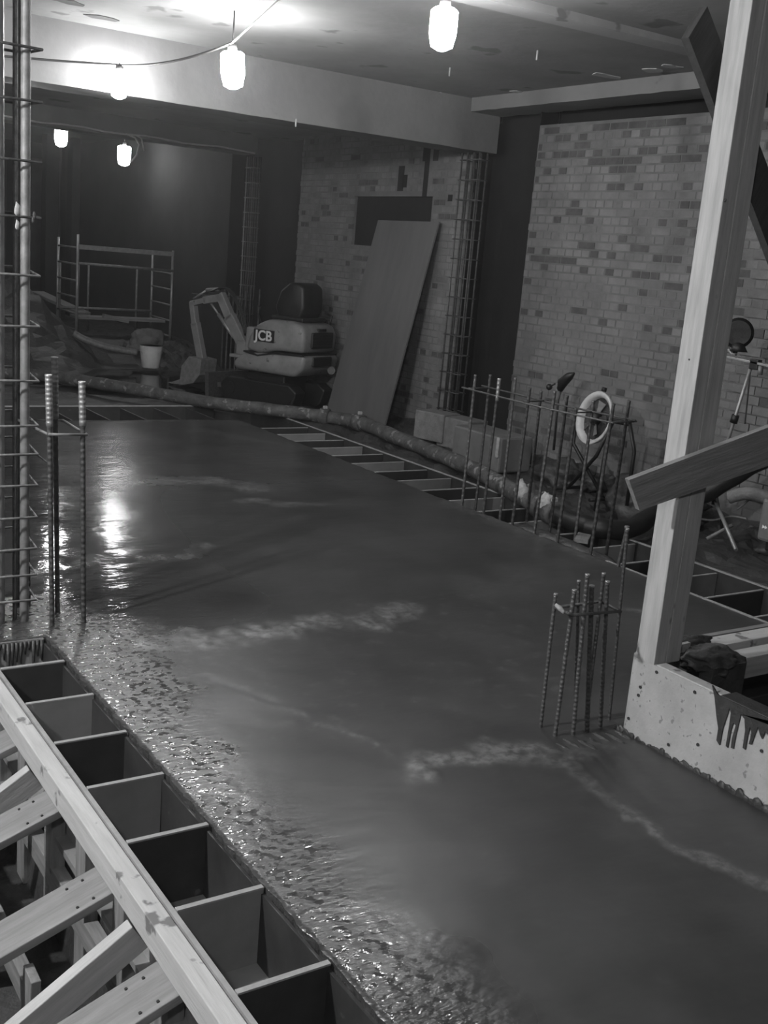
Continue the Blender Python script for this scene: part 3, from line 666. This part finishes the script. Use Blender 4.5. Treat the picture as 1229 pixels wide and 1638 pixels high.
def far_starters():
    t = empty('starter_bars', (6.2, 13.4, 0), 0, 'short distant starter bars standing behind the digger arm', 'rebar')
    for (a, b0, b1) in ((360, 600, 463), (367, 600, 466), (374, 610, 468), (381, 600, 474), (388, 590, 470), (394, 600, 466), (402, 590, 458), (416, 560, 462)):
        p = aty(a, b1, 14.0); ribbed('bar', (p.x+.0, p.y, -.1), p, .012, 'rebar_lit' if a % 2 else 'rebar', t, .06)
    hoop('link', [(6.1, 13.98, 1.2), (6.75, 13.98, 1.2), (6.75, 14.2, 1.2), (6.1, 14.2, 1.2)], .008, 'rebar', t)
far_starters()
# ------------------------------------------------------------------ leaning sheet
def sheet():
    tl, tr = Vector((7.17, 11.33, 2.32)), Vector((7.17, 10.08, 2.32)); bl, br = Vector((6.72, 11.40, -.0)), Vector((6.72, 10.12, -.0))
    bl, br = atx(523, 650, 6.74), atx(615, 674, 6.74); bl.z = br.z = .02
    tl, tr = atx(605, 352, 7.17), atx(702, 355, 7.17)
    n = (tr-tl).cross(bl-tl).normalized()*.018
    b = B(); P = [tl, tr, br, bl]; v = [b.bm.verts.new(p) for p in P]; u = [b.bm.verts.new(p+n) for p in P]
    b.bm.faces.new(v); b.bm.faces.new(u[::-1])
    for i in range(4): b.bm.faces.new((v[i], u[i], u[(i+1) % 4], v[(i+1) % 4]))
    bmesh.ops.recalc_face_normals(b.bm, faces=b.bm.faces)
    tag(obj('plywood_sheet', b, 'sheet'), 'full-size plywood sheet leaning against the brick wall by the digger', 'plywood sheet')
sheet()
# ------------------------------------------------------------------ hose
def smooth_path(P, n=8):
    out = []
    for i in range(len(P)-1):
        p0, p1, p2, p3 = P[max(i-1, 0)], P[i], P[i+1], P[min(i+2, len(P)-1)]
        for k in range(n):
            t = k/n; out.append(.5*((2*p1)+(p2-p0)*t+(2*p0-5*p1+4*p2-p3)*t*t+(3*p1-p0-3*p2+p3)*t**3))
    return out+[P[-1]]
def hose():
    t = empty('concrete_pump_hose', (6.2, 8, 0), 0, 'thick muddy concrete pump pipeline snaking along the right and far slab edge', 'hose')
    px = [(-60, 592), (60, 600), (130, 609), (200, 620), (330, 643), (420, 654), (500, 664), (575, 676), (640, 702), (700, 726), (760, 752), (810, 780), (860, 808), (910, 832), (960, 845), (1010, 845), (1060, 832), (1100, 808)]
    P = []
    for i, p in enumerate(px):
        q = atz(*p, .08); P.append(q)
    P[-2].z += .1; P[-1] = atx(1125, 790, 6.6); P.append(atx(1200, 745, 6.75)); P.append(atx(1260, 715, 6.9))
    path = smooth_path(P)
    k = 0
    cut = [0, 56, 97, len(path)-1]
    ms = ['hose', 'hose', 'rubber']
    for a, b_, m in zip(cut, cut[1:], ms):
        seg = path[a:b_+1]; obj('pipe_length', B().tube(seg, [.075*(1+.05*math.sin(i*1.3)) for i in range(len(seg))], 14), m, t)
    for i in (50, 56, 97, 100):
        p = path[i]; d = (path[i+1]-path[i-1]).normalized()
        c = obj('pipe_coupling', B().tube([p-d*.06, p-d*.05, p-d*.015, p+d*.015, p+d*.05, p+d*.06], [.078, .098, .098, .098, .098, .078], 14), 'hose', t)
        obj('clamp_lever', B().box(p+Vector((0, 0, .105)), (.05, .03, .04), bev=.006), 'rag', c)
    for (a, b_, s) in ((836, 786, .075), (874, 806, .07)):
        p = atz(a, b_, .14); obj('rag_wrap', B().blob(p, s, a, .5, 3, (.8, .9, 1.1), 2), 'rag', t)
hose()
# ------------------------------------------------------------------ digger
def digger():
    ang = math.atan2(.90, -.42)
    t = empty('mini_excavator', (6.52, 12.35, -.02), ang, 'small dirty tracked digger parked at the wall left of the leaning sheet', 'digger')
    L = dict(parent=t, local=True)
    # tracks
    for s in (-1, 1):
        pts = [(-.55, .06), (-.5, .0), (.5, .0), (.58, .07), (.6, .2), (.5, .3), (-.48, .3), (-.6, .22)]
        k = B(); k.prism(pts, .2, axis=1, off=s*.3, bev=.02)
        tr = obj('track', k, 'black', t, True)
        for i in range(12):
            k = B(); k.box((-.5+i*.09, s*.3, .305), (.035, .21, .02)); obj('track_pad', k, 'rubber', tr, False) if False else None
        for x in (-.45, -.15, .15, .45):
            k = B(); k.tube([(x, s*.39, .15), (x, s*.415, .15)], .09 if abs(x) > .4 else .06, 12); obj('track_wheel', k, 'rubber', t, True)
    k = B(); k.bb(-.3, .3, -.25, .25, .15, .38, .02); k.tube([(0, 0, .36), (0, 0, .44)], .24, 20); obj('undercarriage', k, 'black', t, True)
    k = B(); k.prism([(.78, -.02), (.84, .0), (.86, .3), (.80, .3), (.79, .12)], .8, axis=1); k.box((.62, .2, .14), (.35, .06, .06)); k.box((.62, -.2, .14), (.35, .06, .06)); obj('dozer_blade', k, 'rebar', t, True)
    # counterweight and house
    k = B(); k.prism([(-.52, .40), (-.64, .50), (-.68, .66), (-.60, .68), (.28, .62), (.45, .50), (.42, .40)], .74, axis=1, bev=.05); obj('lower_body', k, 'yellow', t, True, True)
    k = B(); k.prism([(-.62, .70), (-.635, .92), (-.58, 1.03), (-.40, 1.07), (-.05, 1.06), (.12, .98), (.22, .84), (.27, .66), (.05, .63), (-.2, .69)], .70, axis=1, bev=.05); hood = obj('engine_hood', k, 'yellow', t, True, True)
    k = B(); k.prism([(-.63, .685), (-.2, .675), (.05, .615), (.28, .645), (.28, .625), (.05, .595), (-.2, .655), (-.63, .665)], .735, axis=1); obj('body_seam', k, 'black', t, True)
    # rear grilles
    k = B(); k.box((-.652, .0, .86), (.03, .44, .19), bev=.012)
    g = obj('rear_grille', k, 'black', t, True)
    for i in range(5):
        k = B(); k.box((-.668, .0, .79+i*.034), (.012, .40, .010)); obj('grille_slat', k, 'rubber', t, True)
    k = B(); k.box((-.668, .0, .60), (.04, .40, .12), bev=.02); obj('lower_vent', k, 'black', t, True)
    k = B(); k.box((-.64, .0, .985), (.03, .16, .03), bev=.006); obj('hood_latch', k, 'black', t, True)
    k = B(); k.tube([(-.67, -.22, .48), (-.60, -.30, .50), (-.55, -.33, .47)], .05, 10); obj('tow_eye', k, 'steel_dull', t, True)
    k = B(); k.box((-.50, -.37, .5), (.1, .02, .05), bev=.008); k.box((-.1, -.37, .55), (.05, .02, .05), bev=.008); obj('side_catch', k, 'black', t, True)
    # seat with hood over it
    k = B(); k.prism([(-.42, 1.08), (-.48, 1.22), (-.46, 1.48), (-.38, 1.53), (-.24, 1.53), (-.10, 1.42), (-.03, 1.22), (-.08, 1.08)], .42, axis=1, off=-.02, bev=.04); seat = obj('seat', k, 'black', t, True, True)
    k = B(); k.box((-.26, -.02, 1.09), (.5, .5, .05), bev=.02); obj('seat_base', k, 'rubber', t, True)
    for s in (-1, 1):
        k = B(); k.tube([(.12, s*.22, .95), (.2, s*.22, 1.12), (.18, s*.22, 1.2)], [.014, .012, .025], 8); obj('control_lever', k, 'black', t, True)
    k = B(); k.tube([(-.5, -.34, 1.0), (-.52, -.36, 1.14), (-.42, -.36, 1.18)], .018, 8); k.box((-.47, -.34, 1.06), (.09, .05, .07), bev=.01); obj('rear_bracket', k, 'black', t, True)
    k = B(); k.box((.38, 0, .55), (.36, .6, .04), bev=.01); k.box((.32, 0, .75), (.14, .42, .36), bev=.03); obj('control_pedestal', k, 'yellow', t, True)
    # boom, arm, bucket
    def limb(pts, w, name, m='yellow'):
        P = [Vector((x, .05, z)) for x, z in pts]; k = B()
        for a, b_, h in zip(P, P[1:], w):
            R, Ln, c = bb_bar(a, b_, .1, h); k.box(c, (Ln+.05, .09, h), R.to_3x3(), bev=.01)
        return obj(name, k, m, t, True)
    k = B(); k.box((.52, .05, .58), (.16, .16, .3), bev=.02); obj('swing_post', k, 'yellow', t, True)
    limb([(.52, .65), (.78, 1.0), (.95, 1.26)], [.15, .12], 'boom')
    limb([(.92, 1.24), (1.2, 1.18), (1.42, 1.12)], [.1, .07], 'arm_link')
    limb([(1.42, 1.12), (1.36, .85), (1.22, .40)], [.08, .11], 'dipper_arm')
    k = B(); k.tube([(.70, .05, .75), (.98, .05, 1.02)], .025, 8); k.tube([(.98, .05, 1.02), (1.15, .05, 1.18)], .014, 8); obj('boom_ram', k, 'steel', t, True)
    k = B(); k.tube([(1.0, .05, 1.34), (1.2, .05, 1.31)], .025, 8); k.tube([(1.2, .05, 1.31), (1.42, .05, 1.18)], .014, 8); obj('arm_ram', k, 'steel', t, True)
    k = B()
    for o_ in (-.03, .0, .03): k.tube(smooth_path([Vector((.5, .05+o_, .8)), Vector((.62, .05+o_, 1.12)), Vector((.85, .05+o_, 1.36)), Vector((1.1, .05+o_, 1.3))], 5), .01, 6)
    obj('hydraulic_hoses', k, 'rubber', t, True)
    k = B(); k.prism([(1.10, .42), (1.32, .44), (1.44, .3), (1.46, .12), (1.62, .06), (1.62, .04), (1.40, .05), (1.22, .10), (1.12, .22)], .32, axis=1, off=.05, bev=.008); bk = obj('bucket', k, 'steel_dull', t, True)
    for i in range(3):
        k = B(); k.prism([(1.58, .035), (1.70, .05), (1.58, .065)], .04, axis=1, off=-.06+i*.11); obj('bucket_tooth', k, 'steel', t, True)
    # side lettering
    cu = bpy.data.curves.new('tmp', 'FONT'); cu.body = 'JCB'; cu.size = .17; cu.extrude = .003; cu.align_x = 'CENTER'; cu.offset = .004
    to = bpy.data.objects.new('tmp', cu); COL.objects.link(to)
    dg = bpy.context.evaluated_depsgraph_get(); me = bpy.data.meshes.new_from_object(to.evaluated_get(dg)); bpy.data.objects.remove(to)
    me.name = 'lettering'; me.materials.clear(); me.materials.append(M['letter'])
    # the hood's right-hand side (local +y) faces the camera
    side = 1
    T = Matrix.Translation((-.02, side*.362, .80)) @ Matrix.Rotation(math.pi if side > 0 else 0, 4, 'Z') @ Matrix.Rotation(math.radians(90), 4, 'X')
    k = B(); k.box((-.02, side*.352, .855), (.32, .01, .15), bev=.003); bd = obj('badge_panel', k, 'black', t, True)
    o = bpy.data.objects.new('lettering', me); COL.objects.link(o); o.parent = t; o.matrix_local = T
    return t
digger()
# ------------------------------------------------------------------ scaffold and far clutter
def scaffold():
    t = empty('scaffold_tower', (6.2, 17.5, .3), 0, 'low steel ladder-frame scaffold tower in the dark far bay', 'scaffold')
    def frame(x0, y0, x1, y1, z0, zt, zt2):
        f = B(); f.tube([(x0, y0, z0), (x0, y0, zt)], .022, 8); o = obj('frame_tube', f, 'steel', t)
        f = B(); f.tube([(x1, y1, z0), (x1, y1, zt2)], .022, 8); obj('frame_tube', f, 'steel', t)
        z = z0+.1
        while z < zt2-.1:
            obj('frame_rung', B().tube([(x0, y0, z), (x1, y1, z)], .015, 8), 'steel_dull', t); z += .25
    frame(5.40, 17, 5.40, 18.0, .3, 1.85, 1.78); frame(6.95, 17, 7.0, 18.0, .25, 1.72, 1.68)
    obj('guard_board', B().bb(5.40, 6.95, 16.96, 16.98, 1.63, 1.70), 'steel', t)
    obj('rail_tube', B().tube([(5.4, 16.97, 1.42), (6.95, 16.97, 1.40)], .02, 8), 'steel_dull', t)
    obj('rail_tube', B().tube([(5.4, 17.9, .68), (6.95, 17.9, .68)], .02, 8), 'steel_dull', t)
    obj('deck_board', B().bb(5.45, 6.9, 17.1, 17.5, .56, .60), 'timber_old', t)
    for x in (5.75, 5.92, 6.75, 5.45): obj('post_tube', B().tube([(x, 18.05, .3), (x, 18.05, 1.4)], .018, 8), 'steel_dull', t)
scaffold()
def bucket():
    p = atz(241, 588, .0); x, y, z = p
    p = aty(241, 588, 15.2); x, y, z = p
    t = empty('bucket', p, 0, 'white plastic bucket standing on the muddy ground before the scaffold', 'bucket')
    h = .32; r0, r1 = .13, .165
    obj('bucket_body', B().tube([(x, y, z), (x, y, z+.01), (x, y, z+h), (x, y, z+h), (x, y, z+.03)], [r0*.95, r0, r1, r1-.008, r0-.01], 20), 'white', t)
    obj('bucket_rim', B().tube([(x, y, z+h-.03), (x, y, z+h-.03), (x, y, z+h), (x, y, z+h)], [r1-.002, r1+.008, r1+.008, r1-.01], 20, caps=False), 'white', t)
    obj('bucket_handle', B().tube([Vector((x+math.cos(a)*(r1+.01), y-abs(math.sin(a))*.06-.01, z+h-.03-abs(math.sin(a))*.16)) for a in [i*math.pi/10 for i in range(11)]], .004, 6), 'steel', t)
bucket()
tag(obj('rubble_sack', B().blob(aty(234, 545, 16.3), .26, 2, .35, 4, (1, .7, .72), 1.2), 'sack'), 'pale lumpy sack behind the white bucket', 'sack')
tag(obj('curved_pipe', B().tube(smooth_path([aty(a, b, 16.0-.1*i) for i, (a, b) in enumerate(((118, 533), (140, 545), (175, 556), (220, 564)))]), .05, 8), 'steel_dull'), 'bent pale pipe lying below the scaffold, left of the bucket', 'pipe')
tag(bar('timber_offcut', aty(165, 505, 16.6), aty(205, 514, 16.6), .1, .06, 'timber_old'), 'short timber offcut lying inside the foot of the scaffold', 'timber')
tag(bar('timber_offcut', aty(60, 468, 19.0), aty(135, 502, 17.8), .25, .05, 'timber_old'), 'long board sloping down the earth mound at the left', 'timber')
def puddle():
    p = atz(250, 612, -.03); n = 26; b = B()
    poly = [(p.x+math.cos(i*2*math.pi/n)*1.5*(1+.3*fbm(i, 1, .9)), p.y+math.sin(i*2*math.pi/n)*1.2*(1+.3*fbm(i, 4, .9))) for i in range(n)]
    b.prism(poly, .004, axis=2, off=.0)
    m = bpy.data.materials.new('puddle_water'); m.use_nodes = True; q = m.node_tree.nodes['Principled BSDF']; q.inputs['Base Color'].default_value = (.012, .012, .012, 1); q.inputs['Roughness'].default_value = .05
    tag(obj('puddle', b, m), 'flat dark puddle on the ground reflecting the white bucket', 'puddle')
puddle()
# dark posts in the far room
for i, (a, w) in enumerate(((80, .25), (117, .16), (212, .3))):
    p = aty(a, 420, 21.5)
    tag(obj('concrete_column', B().bb(p.x-w/2, p.x+w/2, 21.4, 21.7, .2, 3.6, .01), 'void'), ('dark column at the back, seen just right of the tall left cage', 'slim dark column behind the left scaffold frame', 'wide dark column behind the middle of the scaffold')[i], 'column')
# ------------------------------------------------------------------ clutter by the brick wall
def block(pix, z, d, rz, lb, m='block', x=None):
    p = atx(*pix, x) if x else atz(*pix, z)
    o = obj('concrete_block', B().box((0, 0, d[2]/2), d, bev=.012), m); T = Matrix.Translation((p.x, p.y, p.z)) @ Matrix.Rotation(rz, 4, 'Z'); o.matrix_world = T; WM[o.name] = T
    tag(o, lb, 'block', 'concrete blocks by the brick wall'); return o
block((697, 703), .0, (.28, .40, .30), .25, 'pale concrete block on the earth right of the leaning sheet', x=6.85)
block((737, 717), .0, (.30, .44, .32), .15, 'grey concrete block behind the left end of the starter bar row', x=6.95)
def trough():
    t = empty('mortar_tub', (6.7, 7.55, 0), 0, 'dark open tub standing behind the left starter bars', 'tub')
    b = B(); b.bb(6.55, 6.95, 7.85, 8.6, .0, .34, .02); obj('tub_body', b, 'case', t)
    b = B(); b.bb(6.535, 6.55, 7.86, 7.9, .15, .34, .003); obj('tub_handle', b, 'rag', t)
trough()
def pallet_stack():
    for i, (x, y, r, sx, sy, sz, lb) in enumerate(((6.84, 6.15, .34, .8, 1.3, .78, 'dark heap of spoil behind the right end of the starter bar row'),
                                                   (6.90, 7.25, .28, .8, 1.2, .6, 'low dark heap of spoil behind the middle of the starter bars'),
                                                   (6.95, 4.85, .2, 1, 1.2, .5, 'flat dark heap of spoil under the tripod lamp'))):
        tag(obj('spoil_heap', B().blob((x, y, .03), r, i+2, .5, 4, (sx, sy, sz), 2), 'earth'), lb, 'earth heap', 'spoil heaps by the brick wall')
    bits = [((770, 716), .05, 'crumpled pale scrap by the dark tub'), ((784, 722), .04, 'crumpled pale wire scrap beside the dark tub'), ((715, 705), .035, 'pale pebble at the foot of the pale block'), ((840, 745), .05, 'grey lump of rubble behind the middle starter bars')]
    for i, (p, s, lb) in enumerate(bits): tag(obj('scrap', B().blob(atz(*p, .05), s, i, .5, 2, (1.4, .8, .5)), 'rag' if i < 3 else 'block'), lb, 'rubble')
    tag(bar('timber_offcut', atz(930, 866, .02), atz(940, 848, .02), .1, .03, 'timber_old'), 'pale offcut lying on the slab edge among the right starter bars', 'timber')
pallet_stack()
def fan():
    c = Vector((6.6, 6.70, .72)); t = empty('drum_fan', (6.6, 6.7, .1), 0, 'round white-rimmed portable fan with dark guard behind the starter bars', 'fan')
    n = Vector((-1, .12, .2)).normalized(); u = n.cross(Vector((0, 0, 1))).normalized(); v = u.cross(n)
    def ring(r, off): return [c+n*off+(u*math.cos(a)+v*math.sin(a))*r for a in [i*2*math.pi/28 for i in range(28)]]
    k = B(); R = [ring(.215, -.02), ring(.232, .02), ring(.226, .03), ring(.188, .01), ring(.18, -.03)]
    rows = [[k.bm.verts.new(p) for p in r] for r in R]
    for a in range(len(rows)-1):
        for i in range(28): f = k.bm.faces.new((rows[a][i], rows[a][(i+1) % 28], rows[a+1][(i+1) % 28], rows[a+1][i])); f.smooth = True
    obj('rim', k, 'white', t)
    k = B(); k.bm.faces.new([k.bm.verts.new(p) for p in ring(.185, -.025)]); k.tube([c-n*.06, c-n*.025], [.12, .18], 20); obj('drum_back', k, 'rebar', t)
    k = B(); k.tube([c-n*.02, c+n*.03, c+n*.05], [.055, .055, .03], 14); obj('hub', k, 'black', t)
    for i in range(5):
        a = i*2*math.pi/5+.3; d = u*math.cos(a)+v*math.sin(a); e = u*math.cos(a+.5)+v*math.sin(a+.5)
        k = B(); f = [k.bm.verts.new(p) for p in (c+d*.04, c+d*.155+n*.012, c+e*.15-n*.012, c+e*.05-n*.006)]; k.bm.faces.new(f); r = bmesh.ops.extrude_face_region(k.bm, geom=k.bm.faces[:])
        for g in r['geom']:
            if isinstance(g, bmesh.types.BMVert): g.co += n*.006
        obj('blade', k, 'steel_dull' if i % 2 else 'rebar', t)
    k = B(); k.tube([c+u*.23, c+u*.26-v*.02, c-v*.26+u*.2, Vector((6.62, 6.5, .06))], .016, 8); k.tube([c-u*.23, c-v*.3-u*.15, Vector((6.62, 6.95, .06))], .016, 8); k.tube([Vector((6.45, 6.5, .06)), Vector((6.8, 6.5, .06))], .016, 8); k.tube([Vector((6.45, 6.95, .06)), Vector((6.8, 6.95, .06))], .016, 8); obj('stand', k, 'black', t)
    k = B(); k.tube([c+v*.235, c+v*.27], .022, 8); obj('handle_knob', k, 'black', t)
    # dark trestle beside it
    t = empty('folding_trestle', (6.6, 6.3, 0), 0, 'dark folding trestle leg to the right of the white-rimmed fan', 'trestle')
    p = [atx(a, b, 6.5) for a, b in ((978, 672), (1008, 678), (1015, 722), (1000, 700))]
    k = B(); k.tube([p[0], p[1]], .022, 8); obj('top_bar', k, 'black', t)
    k = B(); k.tube([p[1], p[2], p[2]+Vector((0, 0, -.45))], .016, 8); obj('leg', k, 'black', t)
    k = B(); k.tube([p[0], p[0]+Vector((0, .05, -.8))], .016, 8); obj('leg', k, 'black', t)
fan()
def clamp_head():
    t = empty('stake_clamp', tuple(atx(888, 700, 6.9)), 0, 'thin stake with a small dark knobbly clamp head against the bricks', 'clamp')  # dark clamp head on a thin stake, gives no light
    k = B(); k.tube([atx(886, 720, 6.9), atx(893, 640, 6.9), atx(899, 618, 6.9)], .012, 6); obj('stake', k, 'rebar', t)
    k = B(); k.tube([atx(896, 625, 6.88), atx(900, 612, 6.88), atx(911, 602, 6.88), atx(919, 597, 6.88)], [.025, .05, .04, .01], 8); k.tube([atx(901, 608, 6.88), atx(894, 622, 6.88)], .022, 6); obj('clamp_jaw', k, 'black', t)
    k = B(); k.blob(atx(879, 619, 6.88), .03, 1, .1, 2); k.tube([atx(879, 619, 6.88), atx(888, 614, 6.88)], .008, 6); obj('clamp_knob', k, 'black', t)
clamp_head()
def site_light():
    X = 6.6; f = lambda a, b: atx(a, b, X)
    t = empty('tripod_site_lamp', (X, 5.2, .0), 0, 'round unlit site lamp on a tripod crossbar in front of the brick wall', 'site lamp')
    c = f(1181, 533); n = Vector((-.72, -.67, .1)).normalized()
    r = .112
    hd = obj('lamp_head', B().tube([c-n*.12, c-n*.10, c-n*.02, c+n*.02, c+n*.02], [.04, .085, r, r, r*.9], 22), 'black', t)
    obj('lens', B().tube([c+n*.018, c+n*.026], [r*.86, r*.80], 22), 'glass', hd)
    b0 = f(1181, 562)
    obj('yoke', B().tube([c+Vector((0, 0, -r*.9)), b0+Vector((0, 0, .03)), b0], [.05, .045, .07], 10), 'black', t)
    k = B(); k.tube([f(1163, 555), f(1170, 565), f(1178, 567)], .012, 6); obj('yoke_bracket', k, 'steel', t)
    k = B(); R, Ln, cc = bb_bar(f(1158, 569), f(1262, 592), .05, .02); k.box(cc, (Ln, .05, .018), R.to_3x3(), bev=.003); obj('crossbar', k, 'steel', t)
    p0, p1 = f(1203, 583), f(1168, 694); d = (p1-p0); p2 = p0+d*1.75
    k = B(); k.tube([p0, p2], .0125, 10); obj('mast', k, 'steel', t)
    k = B(); k.box(f(1209, 583), (.05, .075, .075), bev=.006); obj('crossbar_clamp', k, 'black', t)
    k = B(); q = p0+d*.78; k.tube([q-d.normalized()*.03, q+d.normalized()*.03], .028, 8); obj('mast_collar', k, 'black', t)
    k = B(); k.tube([f(1218, 585), f(1216, 600)], .02, 6); obj('bar_bracket', k, 'steel_dull', t)
    obj('cable', B().tube(smooth_path([f(1201, 590), f(1198, 620), f(1195, 650), f(1192, 678)]), .006, 6), 'black', t)
    h = p2
    for (a, b_, x) in ((1178, 880, 6.44), (1131, 862, 6.7)):
        e = atz(a, b_, .05); s = atx(1144, 800, 6.72) if a == 1178 else atx(1172, 840, 6.62)
        k = B(); k.tube([s, e], .015, 8); lg = obj('leg', k, 'steel' if a == 1178 else 'steel_dull', t)
    k = B(); k.tube([p2, (p2.x+.3, p2.y+.1, .05)], .013, 8); obj('leg', k, 'steel_dull', t)
    k = B(); k.tube([p2, atx(1144, 800, 6.72)], .013, 8); obj('leg', k, 'steel_dull', t)
    k = B(); k.tube([atx(1144, 800, 6.72), atx(1143, 807, 6.71)], .022, 8); obj('leg_clamp', k, 'black', t)
site_light()
def case():
    p = atz(1206, 876, .03); t = empty('transformer_case', (p.x+.2, p.y-.3, .03), 0, 'grey equipment case with a small white arrow mark at the right edge', 'case')
    k = B(); x, y = p.x, p.y
    k.bb(x-.02, x+.4, y-.75, y-.02, .10, .42, .025); bd = obj('case_body', k, 'case', t)
    k = B(); k.tube([(x+.2, y-.0, .10), (x+.2, y-.04, .16)], .03, 8); k.bb(x+.02, x+.36, y-.7, y-.08, .03, .11, .01); obj('case_feet', k, 'black', t)
    k = B(); k.tube(smooth_path([Vector((x+.1, y+.0, .40)), Vector((x-.0, y+.12, .42)), Vector((x-.05, y+.25, .36))]), [.05]*17, 10); obj('cable_gland', k, 'block', t)
    c = atx(1222, 843, x-.024)
    for i in (0, 1):
        yy = c.y+.012-i*.022; k = B(); k.prism([(yy, c.z-.014), (yy-.022, c.z), (yy, c.z+.014)], .004, axis=0, off=x-.022); obj('arrow_mark', k, 'letter_lit', t)
case()
for i, (pts, lb) in enumerate((([(1180, 815), (1192, 805), (1207, 790)], 'thin stray cable rising behind the grey case'), ([(1110, 828), (1140, 832), (1170, 826), (1195, 830)], 'thin cable tangled over the ground by the tripod leg'), ([(1100, 845), (1112, 858), (1118, 868)], 'short cable loop left of the tripod leg'))):
    tag(obj('loose_cable', B().tube(smooth_path([atx(a, b, 6.75) for a, b in pts]), .008, 6), 'steel_dull'), lb, 'cable')
